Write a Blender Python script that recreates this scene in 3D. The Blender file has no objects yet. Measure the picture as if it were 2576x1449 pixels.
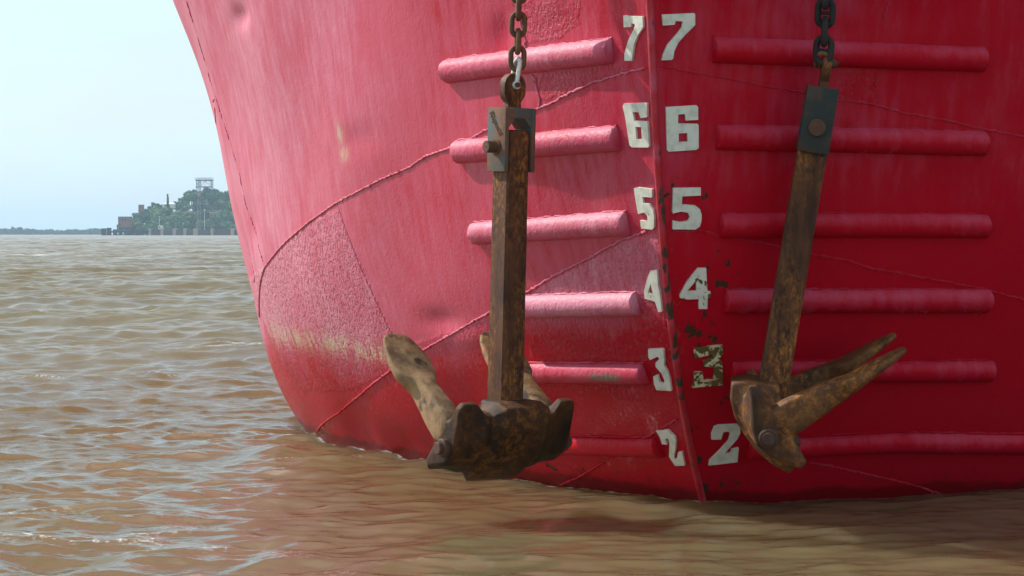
import bpy, bmesh, math, random
import numpy as np
from mathutils import Vector, Matrix, geometry
random.seed(4)
R = np.random.default_rng(11)
SC = bpy.context.scene
COL = SC.collection

# ------------------------------------------------------------------ camera, sky, sun
F, CX, HY, CH = 6000., 1288., 588., 1.014        # focal length / principal column / horizon row of the photo (2576 px wide), eye height in m
cam = bpy.data.cameras.new('camera'); cob = bpy.data.objects.new('camera', cam); COL.objects.link(cob)
cam.sensor_width = 36; cam.lens = F/2576*36; cam.shift_y = -(724.5-HY)/2576
cam.clip_start = .1; cam.clip_end = 30000
cob.location = (0, 0, CH); cob.rotation_euler = (math.pi/2, 0, 0)
SC.camera = cob
SUN = Vector((-.67, .385, .635)).normalized()
W = bpy.data.worlds.new('World'); SC.world = W; W.use_nodes = True
nt = W.node_tree; nt.nodes.clear()
def N(t, kind, **kw):
    n = t.nodes.new(kind)
    for k, v in kw.items():
        if k in n.inputs: n.inputs[k].default_value = v
        else: setattr(n, k, v)
    return n
sky = N(nt, 'ShaderNodeTexSky', sky_type='NISHITA', sun_disc=False)
sky.sun_elevation = math.asin(SUN.z); sky.sun_rotation = math.atan2(SUN.x, SUN.y)
sky.air_density = 1.1; sky.dust_density = 1.2; sky.ozone_density = 1.0
tc = N(nt, 'ShaderNodeTexCoord'); mp = N(nt, 'ShaderNodeMapping'); mp.inputs['Scale'].default_value = (2.2, 2.2, 7.5); mp.inputs['Location'].default_value = (.9, .2, .35)
cn = N(nt, 'ShaderNodeTexNoise', Scale=2.6, Detail=6.0, Roughness=.55)
cr = N(nt, 'ShaderNodeMapRange'); cr.inputs['From Min'].default_value = .40; cr.inputs['From Max'].default_value = .72; cr.inputs['To Min'].default_value = .52; cr.inputs['To Max'].default_value = .97
cm = N(nt, 'ShaderNodeMix', data_type='RGBA'); cm.inputs[7].default_value = (6.1, 8.0, 9.3, 1)
bg = N(nt, 'ShaderNodeBackground', Strength=.095); wo = N(nt, 'ShaderNodeOutputWorld')
L = nt.links.new
L(tc.outputs['Generated'], mp.inputs[0]); L(mp.outputs[0], cn.inputs['Vector']); L(cn.outputs[0], cr.inputs[0])
L(cr.outputs[0], cm.inputs[0]); L(sky.outputs[0], cm.inputs[6]); L(cm.outputs[2], bg.inputs[0]); L(bg.outputs[0], wo.inputs[0])
sl = bpy.data.lights.new('sun', 'SUN'); sl.energy = 4.5; sl.angle = math.radians(.8); sl.color = (1, .95, .86)
so = bpy.data.objects.new('sun', sl); COL.objects.link(so); so.rotation_euler = SUN.to_track_quat('Z', 'Y').to_euler(); so.location = (-20, 5, 20)
vs = SC.view_settings; vs.view_transform = 'Standard'; vs.look = 'None'; vs.exposure = .5; vs.gamma = 1; vs.use_curve_mapping = False

# ------------------------------------------------------------------ helpers
def P(x, y, Y):                                   # a photo pixel at depth Y -> world point
    return np.array([(x-CX)/F*Y, Y, CH-(y-HY)/F*Y])
def tag(o, label=None, cat=None, group=None, kind=None):
    if label: o['label'] = label
    if cat: o['category'] = cat
    if group: o['group'] = group
    if kind: o['kind'] = kind
    return o
def empty(name, loc, label, cat, group=None):
    o = bpy.data.objects.new(name, None); COL.objects.link(o); o.location = loc; o.empty_display_size = .2
    return tag(o, label, cat, group)
def wloc(o):
    v = Vector((0, 0, 0))
    while o is not None: v = v+o.location; o = o.parent
    return v
def link(name, me, mat, parent=None):
    o = bpy.data.objects.new(name, me); COL.objects.link(o)
    if mat: me.materials.append(mat)
    if parent is not None: o.parent = parent
    return o
def sharp(me, ang=35):
    bm = bmesh.new(); bm.from_mesh(me); a = math.radians(ang)
    for f in bm.faces: f.smooth = True
    for e in bm.edges:
        if len(e.link_faces) == 2 and e.calc_face_angle(0) > a: e.smooth = False
    bm.to_mesh(me); bm.free()
def obj(name, V, Fc, mat, parent=None, ang=35, fix=True):
    """mesh object from WORLD points; stored relative to the parent's place"""
    V = np.asarray(V, float)
    if parent is not None: V = V-np.array(wloc(parent))
    me = bpy.data.meshes.new(name); me.from_pydata(V.tolist(), [], [tuple(int(i) for i in f) for f in Fc])
    if fix:
        bm = bmesh.new(); bm.from_mesh(me); bmesh.ops.recalc_face_normals(bm, faces=bm.faces); bm.to_mesh(me); bm.free()
    sharp(me, ang)
    return link(name, me, mat, parent)
class MB:
    def __init__(s): s.v = []; s.f = []
    def add(s, V, Fc, M=None):
        b = len(s.v)
        for p in V:
            p = Vector(p); s.v.append(tuple(M @ p) if M is not None else tuple(p))
        s.f += [tuple(b+i for i in f) for f in Fc]
    def box(s, c, d, M=None, bev=0.):
        bm = bmesh.new(); bmesh.ops.create_cube(bm, size=1)
        for v in bm.verts: v.co = Vector((v.co.x*d[0]+c[0], v.co.y*d[1]+c[1], v.co.z*d[2]+c[2]))
        if bev: bmesh.ops.bevel(bm, geom=bm.edges[:], offset=bev, segments=2, affect='EDGES', profile=.6)
        bm.verts.index_update(); s.add([v.co.copy() for v in bm.verts], [[v.index for v in f.verts] for f in bm.faces], M); bm.free()
    def tube(s, pts, r, n=10, closed=False, M=None, caps=True, up=None):
        pts = [Vector(p) for p in pts]; k = len(pts); V = []; Fc = []; prev = None
        for i, p in enumerate(pts):
            a = pts[(i-1) % k] if (closed or i > 0) else p; b = pts[(i+1) % k] if (closed or i < k-1) else p
            t = (b-a).normalized()
            if prev is None:
                u = Vector(up) if up else (Vector((0, 0, 1)) if abs(t.z) < .9 else Vector((1, 0, 0)))
            else: u = prev
            u = (u-t*u.dot(t)).normalized(); prev = u; w = t.cross(u)
            rr = r[i] if hasattr(r, '__len__') else r
            for j in range(n):
                q = 2*math.pi*j/n; V.append(p+u*(rr*math.cos(q))+w*(rr*math.sin(q)))
        for i in range(k if closed else k-1):
            for j in range(n): Fc.append((i*n+j, i*n+(j+1) % n, ((i+1) % k)*n+(j+1) % n, ((i+1) % k)*n+j))
        if not closed and caps: Fc.append(tuple(range(n-1, -1, -1))); Fc.append(tuple((k-1)*n+j for j in range(n)))
        s.add(V, Fc, M)
    def cyl(s, a, b, r, n=24, bev=0., M=None):
        a = Vector(a); b = Vector(b); d = (b-a).normalized()
        if bev: s.tube([a, a+d*1e-4, a+d*bev, b-d*bev, b-d*1e-4, b], [r-bev, r-bev*.98, r, r, r-bev*.98, r-bev], n, M=M)
        else: s.tube([a, b], r, n, M=M)
    def build(s, name, mat, parent=None, ang=35): return obj(name, s.v, s.f, mat, parent, ang)

# ------------------------------------------------------------------ materials
def newmat(name):
    m = bpy.data.materials.new(name); m.use_nodes = True; t = m.node_tree
    return m, t, t.nodes['Principled BSDF']
def val(t, x): n = N(t, 'ShaderNodeValue'); n.outputs[0].default_value = x; return n.outputs[0]
def math_(t, op, a, b=0., clamp=False):
    n = N(t, 'ShaderNodeMath', operation=op); n.use_clamp = clamp
    for i, v in enumerate((a, b)):
        if isinstance(v, (int, float)): n.inputs[i].default_value = v
        else: t.links.new(v, n.inputs[i])
    return n.outputs[0]
def coord(t, scale=(1, 1, 1), kind='Object'):
    c = N(t, 'ShaderNodeTexCoord'); m = N(t, 'ShaderNodeMapping'); m.inputs['Scale'].default_value = scale
    t.links.new(c.outputs[kind], m.inputs[0]); return m.outputs[0]
def noise(t, v, scale, detail=4., rough=.5, dist=0.):
    n = N(t, 'ShaderNodeTexNoise', Scale=scale, Detail=detail, Roughness=rough, Distortion=dist); t.links.new(v, n.inputs['Vector']); return n.outputs[0]
def ramp(t, x, a, b, lo=0., hi=1.):
    n = N(t, 'ShaderNodeMapRange'); n.interpolation_type = 'SMOOTHSTEP'
    for k, v in zip(('From Min', 'From Max', 'To Min', 'To Max'), (a, b, lo, hi)): n.inputs[k].default_value = v
    t.links.new(x, n.inputs[0]); return n.outputs[0]
def mixc(t, f, a, b):
    n = N(t, 'ShaderNodeMix', data_type='RGBA')
    for s, v in ((0, f), (6, a), (7, b)):
        if isinstance(v, (int, float)): n.inputs[s].default_value = v
        elif isinstance(v, tuple): n.inputs[s].default_value = (*v, 1)
        else: t.links.new(v, n.inputs[s])
    return n.outputs[2]
def attr(t, name): n = N(t, 'ShaderNodeAttribute', attribute_name=name); return n.outputs['Fac']
def bump(t, b, h, dist, strength=1.):
    n = N(t, 'ShaderNodeBump', Strength=strength, Distance=dist); t.links.new(h, n.inputs['Height'])
    t.links.new(n.outputs[0], b.inputs['Normal']); return n
DEEP, FADE_LIT, CHALK_LIT = (.42, .004, .014), (.47, .054, .100), (.60, .225, .295)  # hull tones; the paler two carry fading and port-side sun glare
def paint_mat(name, hull=False):
    m, t, b = newmat(name)
    v = coord(t); vs_ = coord(t, (1, 1, .07))
    str_ = noise(t, vs_, 26, 5, .6); big = noise(t, v, 1.7, 4, .55); mid = noise(t, v, 9, 5, .6); fine = noise(t, v, 110, 3, .6)
    if hull: fd = attr(t, 'fade_lit'); pit = attr(t, 'pit')
    else: fd = attr(t, 'fade_lit'); pit = val(t, .25)
    f = math_(t, 'ADD', fd, math_(t, 'MULTIPLY', math_(t, 'SUBTRACT', big, .5), .55))
    f = math_(t, 'ADD', f, math_(t, 'MULTIPLY', math_(t, 'SUBTRACT', str_, .5), .50))
    f = math_(t, 'ADD', f, math_(t, 'MULTIPLY', math_(t, 'SUBTRACT', mid, .5), .25))
    f = math_(t, 'ADD', f, 0, True)
    c = mixc(t, ramp(t, f, .10, .66), DEEP, FADE_LIT); c = mixc(t, ramp(t, f, .55, 1.1), c, CHALK_LIT)
    h = math_(t, 'MULTIPLY', mid, .0012)
    h = math_(t, 'ADD', h, math_(t, 'MULTIPLY', fine, .0006))
    pn = noise(t, coord(t, (1, 1, .75)), 62, 3, .6); pn2 = ramp(t, pn, .36, .56)
    h = math_(t, 'ADD', h, math_(t, 'MULTIPLY', math_(t, 'MULTIPLY', pn2, pit), .0042))
    if hull:
        dk = math_(t, 'MULTIPLY', math_(t, 'SUBTRACT', 1., ramp(t, pn, .34, .45)), math_(t, 'MULTIPLY', pit, .8))
        c = mixc(t, dk, c, (.30, .075, .06))
        sm = math_(t, 'MULTIPLY', attr(t, 'smear'), ramp(t, noise(t, coord(t, (1, 1, .35)), 16, 5, .7), .38, .62))
        c = mixc(t, math_(t, 'MULTIPLY', sm, .8), c, (.50, .40, .25))
        ch = math_(t, 'MULTIPLY', attr(t, 'chip'), 1.)
        cf = ramp(t, math_(t, 'ADD', noise(t, coord(t, (1, 1, .8)), 26, 4, .55), math_(t, 'MULTIPLY', ch, .22)), .735, .75)
        cf = math_(t, 'MULTIPLY', cf, ramp(t, ch, .02, .1))
        c = mixc(t, cf, c, (.055, .028, .016))
        h = math_(t, 'SUBTRACT', h, math_(t, 'MULTIPLY', cf, .002))
        # pale scratches
        sc = ramp(t, noise(t, coord(t, (1, 1, .18)), 40, 2, .5, .4), .80, .83); c = mixc(t, math_(t, 'MULTIPLY', sc, .6), c, (.75, .5, .45))
    if hull:
        zc = N(t, 'ShaderNodeSeparateXYZ'); t.links.new(v, zc.inputs[0]); wz = math_(t, 'ADD', zc.outputs[2], math_(t, 'MULTIPLY', math_(t, 'SUBTRACT', noise(t, v, 5, 4, .6), .5), .10))
        wet = math_(t, 'SUBTRACT', 1., ramp(t, wz, .04, .07)); c = mixc(t, math_(t, 'MULTIPLY', wet, .7), c, (.11, .005, .006))
        grime_shade = math_(t, 'MULTIPLY', math_(t, 'SUBTRACT', 1., ramp(t, wz, .05, .30)), ramp(t, noise(t, coord(t, (1, 1, .3)), 14, 5, .7), .52, .74, 0, .55)); c = mixc(t, grime_shade, c, (.10, .012, .012))  # patchy grime low down, with overhang shade painted into it
        spk = ramp(t, noise(t, v, 75, 3, .6), .735, .76); c = mixc(t, math_(t, 'MULTIPLY', spk, .6), c, (.16, .02, .02))
    if not hull:
        c = mixc(t, math_(t, 'MULTIPLY', attr(t, 'scrape'), ramp(t, noise(t, v, 40, 4, .6), .30, .50)), c, (.16, .13, .09))
        ck = ramp(t, noise(t, coord(t, (1, 1, .6)), 38, 4, .6), .72, .74); c = mixc(t, math_(t, 'MULTIPLY', ck, .7), c, (.12, .02, .02))
    t.links.new(c, b.inputs['Base Color']); t.links.new(ramp(t, f, .1, .6, .05, .16), b.inputs['Specular IOR Level'])
    rg = ramp(t, f, .05, .8, .24, .50); t.links.new(rg, b.inputs['Roughness'])
    bump(t, b, h, 1.)
    return m
M_HULL = paint_mat('hull_paint', True); M_BAR = paint_mat('bar_paint')
def rust_mat(name, dark, mid_, hot, hotamt=.5, rough=.72, scale=1., grey=None, greyamt=0., bumpd=.002, zs=.5):
    m, t, b = newmat(name); v = coord(t, (1, 1, zs)); v1 = coord(t)
    a = noise(t, v, 9*scale, 6, .7); c = noise(t, coord(t, (1, 1, min(1, zs*2))), 34*scale, 6, .72); d = noise(t, v, 4*scale, 3, .5); e = noise(t, v1, 190*scale, 3, .6)
    k = mixc(t, ramp(t, a, .35, .62), dark, mid_)
    k = mixc(t, math_(t, 'MULTIPLY', ramp(t, c, .42, .72), ramp(t, d, .50-.25*hotamt, .80-.25*hotamt)), k, hot)
    if grey: k = mixc(t, ramp(t, noise(t, v1, 7*scale, 5, .6), .62-.3*greyamt, .70-.3*greyamt), k, grey)
    k = mixc(t, ramp(t, e, .62, .72, 0, .5), k, tuple(x*.35 for x in dark))
    t.links.new(k, b.inputs['Base Color']); b.inputs['Roughness'].default_value = rough; b.inputs['Specular IOR Level'].default_value = .22
    h = math_(t, 'ADD', math_(t, 'MULTIPLY', c, 1.), math_(t, 'MULTIPLY', e, .35)); bump(t, b, h, bumpd)
    return m
M_SHANK = rust_mat('rusty_shank_steel', (.034, .013, .007), (.095, .034, .013), (.42, .15, .026), .6, .6, scale=2.2, zs=.25)
M_CROWN = rust_mat('rusty_crown_steel', (.014, .006, .003), (.052, .021, .007), (.24, .082, .014), .4, .66, bumpd=.003)
M_CLEVIS = rust_mat('worn_clevis_steel', (.10, .055, .038), (.15, .085, .055), (.28, .12, .05), .3, grey=(.085, .095, .090), greyamt=.5, bumpd=.0012)
M_CLEVIS2 = rust_mat('dark_painted_clevis_steel', (.045, .03, .022), (.065, .045, .035), (.11, .05, .025), .3, grey=(.030, .035, .032), greyamt=.55, bumpd=.0012)
M_FLUKE = rust_mat('muddy_fluke_steel', (.11, .058, .032), (.30, .185, .09), (.42, .19, .05), .5, grey=(.060, .040, .030), greyamt=.22, bumpd=.003)
M_FLUKE2 = rust_mat('rusty_fluke_steel', (.040, .017, .009), (.115, .046, .017), (.42, .15, .026), .55, .6, bumpd=.003)
M_CROWN2 = rust_mat('rusty_cast_steel', (.040, .016, .008), (.115, .044, .016), (.42, .15, .026), .55, .6, bumpd=.003)
M_PIN = rust_mat('rusty_pin_steel', (.06, .03, .022), (.10, .05, .032), (.22, .09, .03), .3, bumpd=.0008)
M_LINK = rust_mat('rusty_chain_steel', (.085, .045, .026), (.16, .085, .04), (.28, .12, .04), .5, scale=2, bumpd=.0015)
M_LINK2 = rust_mat('black_chain_steel', (.018, .016, .016), (.035, .028, .026), (.07, .04, .03), .2, scale=2, bumpd=.0015)
M_GALV, t_, b_ = newmat('galvanised_steel'); t_.links.new(mixc(t_, ramp(t_, noise(t_, coord(t_), 60, 4), .5, .7), (.62, .62, .56), (.30, .26, .18)), b_.inputs['Base Color']); b_.inputs['Roughness'].default_value = .42; b_.inputs['Metallic'].default_value = .35
def digit_mat(name, chipped):
    m, t, b = newmat(name); v = coord(t)
    k = mixc(t, ramp(t, noise(t, v, 30, 5), .4, .7), (.66, .64, .55), (.52, .50, .40)) if chipped != 1 else mixc(t, ramp(t, noise(t, v, 30, 5), .4, .7), (.62, .55, .32), (.45, .34, .14))
    thr = {0: .70, 1: .47, 2: .60}[int(chipped)]
    cf = ramp(t, noise(t, v, 34, 4, .55, .5), thr, thr+.02); k = mixc(t, cf, k, (.11, .07, .02) if chipped else (.075, .05, .022))
    k = mixc(t, ramp(t, noise(t, coord(t, (1, 1, .3)), 45, 4, .6), .60, .75, 0, .5), k, (.45, .36, .18))
    t.links.new(k, b.inputs['Base Color']); b.inputs['Roughness'].default_value = .55
    bump(t, b, math_(t, 'SUBTRACT', noise(t, v, 90, 3), math_(t, 'MULTIPLY', cf, 2.)), .0008)
    return m
M_DIG = digit_mat('cream_numeral_paint', False); M_DIGC = digit_mat('flaking_numeral_paint', 1); M_DIG4 = digit_mat('chipped_numeral_paint', 2)
def stem_mat():
    m, t, b = newmat('chipped_stem_paint'); v = coord(t)
    k = mixc(t, ramp(t, noise(t, v, 14, 4), .4, .8), DEEP, FADE_LIT)
    z = N(t, 'ShaderNodeSeparateXYZ'); t.links.new(coord(t), z.inputs[0])
    low = math_(t, 'MULTIPLY', ramp(t, z.outputs[2], .30, .50), math_(t, 'SUBTRACT', 1., ramp(t, z.outputs[2], .85, 1.35)))
    cf = ramp(t, math_(t, 'ADD', noise(t, coord(t, (1, 1, .5)), 30, 5, .6), math_(t, 'MULTIPLY', low, .13)), .61, .65)
    k = mixc(t, cf, k, (.045, .024, .014)); t.links.new(k, b.inputs['Base Color']); b.inputs['Roughness'].default_value = .45
    bump(t, b, math_(t, 'SUBTRACT', noise(t, v, 40, 4), cf), .002); return m
M_STEM = stem_mat()
def flat(name, col, rough=.8, var=.25, scale=.3):
    m, t, b = newmat(name); v = coord(t)
    k = mixc(t, noise(t, v, scale, 4, .6), tuple(x*(1-var) for x in col), tuple(min(1, x*(1+var)) for x in col))
    t.links.new(k, b.inputs['Base Color']); b.inputs['Roughness'].default_value = rough; b.inputs['Specular IOR Level'].default_value = .2; return m

# ------------------------------------------------------------------ the hull as a surface (side, s aft of stem, z)
AF = np.array([.31, .951]); AF /= np.linalg.norm(AF); PT = np.array([-AF[1], AF[0]])
Y0 = F*CH/682; X0 = 477/F*Y0
PF = [-0.09926686, 0.49500448, -1.01108561, -0.00372138]
HP = [3.493830625491972, 0.008924437983210316, 0.1286353321715422, 0.18258267384844573, 5.3440058573882965, 0.6305127078843439, 2.5121426479958, -0.052004217834015175]
HP[6] = 2.5121426479958
def stem(z):
    zc = np.clip(z, -.1, 2.0); return np.polyval(PF, zc)+np.polyval(np.polyder(PF), zc)*(z-zc)
def halfb(s, z):
    b0, b1, b2, b3, l0, l1, n0, n1 = HP
    B = b0+b1*z+b2*z*z-b3*np.exp(-np.clip(z, -.3, 9)/.35); Lc = l0+l1*z; n = n0+n1*z
    return B*(1-(1-np.clip(s/Lc, 0, 1))**n)
def surf0(side, s, z):
    w = halfb(s, z)*side; ss = s+stem(z)
    return np.stack([X0+AF[0]*ss+PT[0]*w, Y0+AF[1]*ss+PT[1]*w, z+0*s], -1)
def inv(side, px, py):                            # where the line of sight through a photo pixel meets the hull
    s, z = .6, CH-(py-HY)/F*9.
    S, Z = np.meshgrid(np.linspace(0, 6.5, 120), np.linspace(-.2, 2.6, 90)); q = surf0(side, S, Z)
    d = (CX+F*q[..., 0]/q[..., 1]-px)**2+(HY-F*(q[..., 2]-CH)/q[..., 1]-py)**2+(S*2)**2
    k = np.unravel_index(d.argmin(), d.shape); x = np.array([S[k], Z[k]])
    def r(x): q = surf0(side, np.array(x[0]), np.array(x[1])); return np.array([CX+F*q[0]/q[1]-px, HY-F*(q[2]-CH)/q[1]-py])
    for _ in range(12):
        f0 = r(x); J = np.stack([(r(x+[1e-4, 0])-f0)/1e-4, (r(x+[0, 1e-4])-f0)/1e-4], 1)
        try: st = np.linalg.solve(J, f0)
        except Exception: break
        x = x-np.clip(st, -.3, .3); x[0] = max(x[0], 0.002)
    return x
# dents: side, pixel, radius s, radius z, depth
DENT = []
for side, x, y, rs, rz, dp in [(1, 606, 42, .10, .05, .030), (1, 598, 15, .10, .10, .012), (1, 1262, 84, .05, .07, .022), (1, 1110, 812, .10, .05, .022), (1, 1150, 840, .16, .05, -.012),
        (1, 905, 350, .12, .06, .012), (1, 1420, 60, .10, .09, .014), (1, 1560, 60, .05, .10, .010), (1, 1010, 1130, .12, .09, .025), (1, 900, 1085, .12, .10, .022), (1, 1180, 1000, .12, .16, .015),
        (1, 1215, 500, .10, .12, .008), (1, 1480, 480, .07, .12, .008), (1, 1420, 1000, .10, .08, .010), (1, 1250, 640, .12, .08, .007), (1, 640, 570, .12, .12, .02), (1, 625, 660, .10, .14, .02),
        (-1, 2110, 80, .16, .05, .010), (-1, 2240, 30, .14, .06, .012), (-1, 2400, 260, .18, .14, .008), (-1, 2300, 480, .2, .1, .006), (-1, 1960, 700, .15, .12, .005), (-1, 2440, 880, .2, .14, .008), (-1, 1900, 30, .1, .07, .012)]:
    q = inv(side, x, y); DENT.append((side, q[0], q[1], rs, rz, dp))
NW = [(R.uniform(.5, 6), R.uniform(1, 5), R.uniform(0, 6.28), R.uniform(-1, 1)) for _ in range(26)]
def disp(side, s, z):
    d = 0*s+0*z
    for i, (a, b, p, sg) in enumerate(NW): d = d+.0022/(1+.25*a)*np.sin(a*s*1.5+b*z*(1 if sg > 0 else -1)*1.3+p+side*1.7)
    d = d+.0012*np.sin(s*11.+.6*np.sin(z*3))*np.clip(s-.2, 0, 1)
    for (sd, ds, dz, rs, rz, dp) in DENT:
        if sd == side: d = d-.75*dp*np.exp(-((s-ds)/rs)**2-((z-dz)/rz)**2)
    return d*np.clip(s/.05, 0, 1)
def nrm0(side, s, z):
    e = 1e-3; s = np.asarray(s, float); z = np.asarray(z, float)
    a = surf0(side, s+e, z)-surf0(side, np.maximum(s-e, 0), z); b = surf0(side, s, z+e)-surf0(side, s, z-e)
    n = np.cross(a, b)*(1 if side > 0 else -1); n = n/np.linalg.norm(n, axis=-1, keepdims=True)
    return n
_t = nrm0(1, np.array(1.), np.array(1.)); NS = -1. if _t[0] > 0 else 1.
def nrm(side, s, z): return nrm0(side, s, z)*NS
def surf(side, s, z, off=0.):
    s = np.asarray(s, float); z = np.asarray(z, float)
    return surf0(side, s, z)+nrm(side, s, z)*(disp(side, s, z)+off)[..., None]
def inpoly(s, z, poly):
    c = np.zeros(s.shape, bool); n = len(poly)
    for i in range(n):
        x1, y1 = poly[i]; x2, y2 = poly[(i+1) % n]
        if y1 == y2: continue
        c ^= ((y1 > z) != (y2 > z)) & (s < (x2-x1)*(z-y1)/(y2-y1)+x1)
    return c
def region(side, pts): return [tuple(inv(side, *p)) for p in pts]

ship = empty('ship', (X0, Y0, 0), 'blunt steel ship bow painted pink and red, draft numbers down its stem', 'ship')
PITS = {1: [(region(1, [(850, 528), (905, 660), (957, 789), (1000, 875), (1040, 898), (962, 945), (880, 985), (760, 985), (700, 900), (655, 800), (660, 735), (680, 672), (776, 562)]), 1.),
            (region(1, [(1480, 655), (1560, 608), (1650, 590), (1672, 740), (1690, 900), (1640, 1010), (1500, 1000), (1340, 960), (1335, 800), (1335, 735)]), .75),
            (region(1, [(1362, 253), (1350, 215), (1342, 190), (1530, 160), (1600, 170), (1500, 205), (1420, 240)]), .7),
            (region(1, [(1300, 5), (1460, 5), (1450, 60), (1400, 100), (1330, 110)]), .7),
            (region(1, [(1000, 880), (1230, 800), (1235, 960), (1090, 1060), (900, 1060), (960, 950)]), .5)],
        -1: [(region(-1, [(2110, 175), (2208, 180), (2198, 262), (2100, 248)]), .5), (region(-1, [(1660, 590), (1700, 590), (1720, 900), (1700, 900)]), .4)]}
SME = {1: [(*inv(1, x, y), rs, rz) for x, y, rs, rz in [(700, 840, .25, .06), (740, 848, .3, .05), (790, 858, .3, .05), (840, 865, .25, .05), (890, 880, .22, .05), (930, 890, .15, .04), (858, 338, .03, .04), (872, 385, .03, .03), ]],
       -1: []}
CHI = {-1: [(*inv(-1, x, y), rs, rz) for x, y, rs, rz in [(1790, 665, .045, .04), (1815, 655, .03, .03), (1808, 720, .03, .04), (1745, 790, .025, .03), (1765, 840, .04, .05), (1735, 835, .03, .05), (1812, 1010, .025, .03), (1830, 1015, .02, .03), (1700, 1060, .02, .1), (1718, 1150, .03, .12), (1750, 1230, .05, .05), (1850, 1218, .12, .012), (1685, 470, .015, .1), (1680, 360, .012, .05), (1775, 490, .02, .02)]],
       1: [(*inv(1, x, y), .04, .03) for x, y in [(1460, 1190, ), (1390, 1180)]]}
def hull():
    s = np.concatenate([np.arange(0, 3.2, .0115), np.arange(3.2, 7.2, .03), np.linspace(7.2, 32, 40)])
    z = np.concatenate([np.linspace(-.8, -.1, 10), np.arange(-.08, 2.62, .0125), np.linspace(2.64, 4.7, 22)])
    ns, nz = len(s), len(z); S, Z = np.meshgrid(s, z); out = []; fc = []; A = {k: [] for k in ('fade_lit', 'pit', 'smear', 'chip')}
    for side in (1, -1):
        q = surf(side, S, Z); out.append(q.reshape(-1, 3))
        pit = 0*S+.10
        for poly, a in PITS[side]: pit = np.where(inpoly(S, Z, poly), a, pit)
        pit = np.maximum(pit, .35*np.clip((.62-Z)/.2, 0, 1)*(side > 0))
        sm = 0*S; chp = 0*S
        for a, b, ra, rb in SME[side]: sm = np.maximum(sm, np.exp(-((S-a)/ra)**2-((Z-b)/rb)**2))
        for a, b, ra, rb in CHI[side]: chp = np.maximum(chp, np.exp(-((S-a)/ra)**2-((Z-b)/rb)**2))
        # old sun-bleached paint above, newer deep red boot top below; port side paler still, with sun glare put into the colour
        wav = .05*np.sin(S*2.1)+.03*np.sin(S*9)+.02*np.sin(S*31+Z*4)
        z1 = .30+.30*np.exp(-(S/.9)**2); lo = np.clip((Z+wav-.17)/.05, 0, 1)*.22*np.clip(S-.4, 0, 1)+np.clip((Z+wav-z1)/.22, 0, 1)*.66
        fade_lit = (lo*(.60+.34*np.clip((S-.2)/2.2, 0, 1))) if side > 0 else (-.14+.42*np.clip((Z-.30)/1.0, 0, 1)-.12*np.clip(S, 0, 2))  # starboard: worn pink higher up, overhang shade painted in lower down
        fade_lit = np.clip(fade_lit, 0, 1)
        if side > 0:
            fade_lit = fade_lit+.10*inpoly(S, Z, PITS[1][0][0])*(Z > .5)+.34*inpoly(S, Z, PITS[1][1][0])*np.clip((Z-.62)/.15, 0, 1)
        for k, a in zip(('fade_lit', 'pit', 'smear', 'chip'), (fade_lit, pit, sm, chp)): A[k].append(a.reshape(-1))
    i = np.arange(nz-1)[:, None]*ns+np.arange(ns-1)[None, :]
    q = np.stack([i, i+1, i+1+ns, i+ns], -1).reshape(-1, 4)
    faces = np.concatenate([q[:, ::-1], q+ns*nz])
    V = np.concatenate(out)
    cap = []
    for j in range(ns-1): cap.append(((nz-1)*ns+j, (nz-1)*ns+j+1, ns*nz+(nz-1)*ns+j+1, ns*nz+(nz-1)*ns+j))     # deck
    for j in range(nz-1): cap.append((j*ns+ns-1, (j+1)*ns+ns-1, ns*nz+(j+1)*ns+ns-1, ns*nz+j*ns+ns-1))         # transom
    faces = np.concatenate([faces, np.array(cap)])
    V = V-np.array(ship.location)
    me = bpy.data.meshes.new('hull'); me.vertices.add(len(V)); me.vertices.foreach_set('co', V.astype(np.float32).ravel())
    me.loops.add(faces.size); me.loops.foreach_set('vertex_index', faces.astype(np.int32).ravel())
    me.polygons.add(len(faces)); me.polygons.foreach_set('loop_start', np.arange(0, faces.size, 4, dtype=np.int32)); me.polygons.foreach_set('use_smooth', np.ones(len(faces), bool))
    me.update(calc_edges=True); me.validate()
    for k in A:
        a = me.attributes.new(k, 'FLOAT', 'POINT'); a.data.foreach_set('value', np.concatenate(A[k]).astype(np.float32))
    return link('hull', me, M_HULL, ship)
hull()
def set_fade_lit(o, v):
    me = o.data; a = me.attributes.new('fade_lit', 'FLOAT', 'POINT')
    a.data.foreach_set('value', np.full(len(me.vertices), v, np.float32) if np.isscalar(v) else np.asarray(v, np.float32))
def path(side, pts, step=.02):
    q = np.array(region(side, pts)); P3 = surf0(side, q[:, 0], q[:, 1]); d = np.r_[0, np.cumsum(np.linalg.norm(np.diff(P3, axis=0), axis=1))]
    t = np.linspace(0, d[-1], max(2, int(d[-1]/step)))
    return np.interp(t, d, q[:, 0]), np.interp(t, d, q[:, 1])
def seam(side, pts, r=.005, jit=.0015, name='weld_seam', fade_lit=None, dash=0):
    s, z = path(side, pts, .009); z = z+R.normal(0, jit, len(z)); s = s+R.normal(0, jit, len(s))
    k = len(s); n = surf(side, s, z, r*.2); nn = nrm(side, s, z)
    r = r*.82; rr = r*.88*(1+.30*R.normal(0, 1, k).clip(-1, 1.4))
    if dash: rr = rr*(np.sin(np.arange(k)*.35+R.normal(0, .5, k).cumsum()*.5) > -.3)+.0004
    b = MB(); b.tube([tuple(p) for p in n], [float(a) for a in rr], 7, up=tuple(nn[0]))
    o = b.build(name, M_BAR, ship, 60)
    f = fade_lit if fade_lit is not None else (np.clip((np.repeat(z, 7)-.1)/.5, 0, 1)*.75 if side > 0 else .30)
    set_fade_lit(o, f if np.isscalar(f) else np.resize(f, len(o.data.vertices)))
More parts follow.
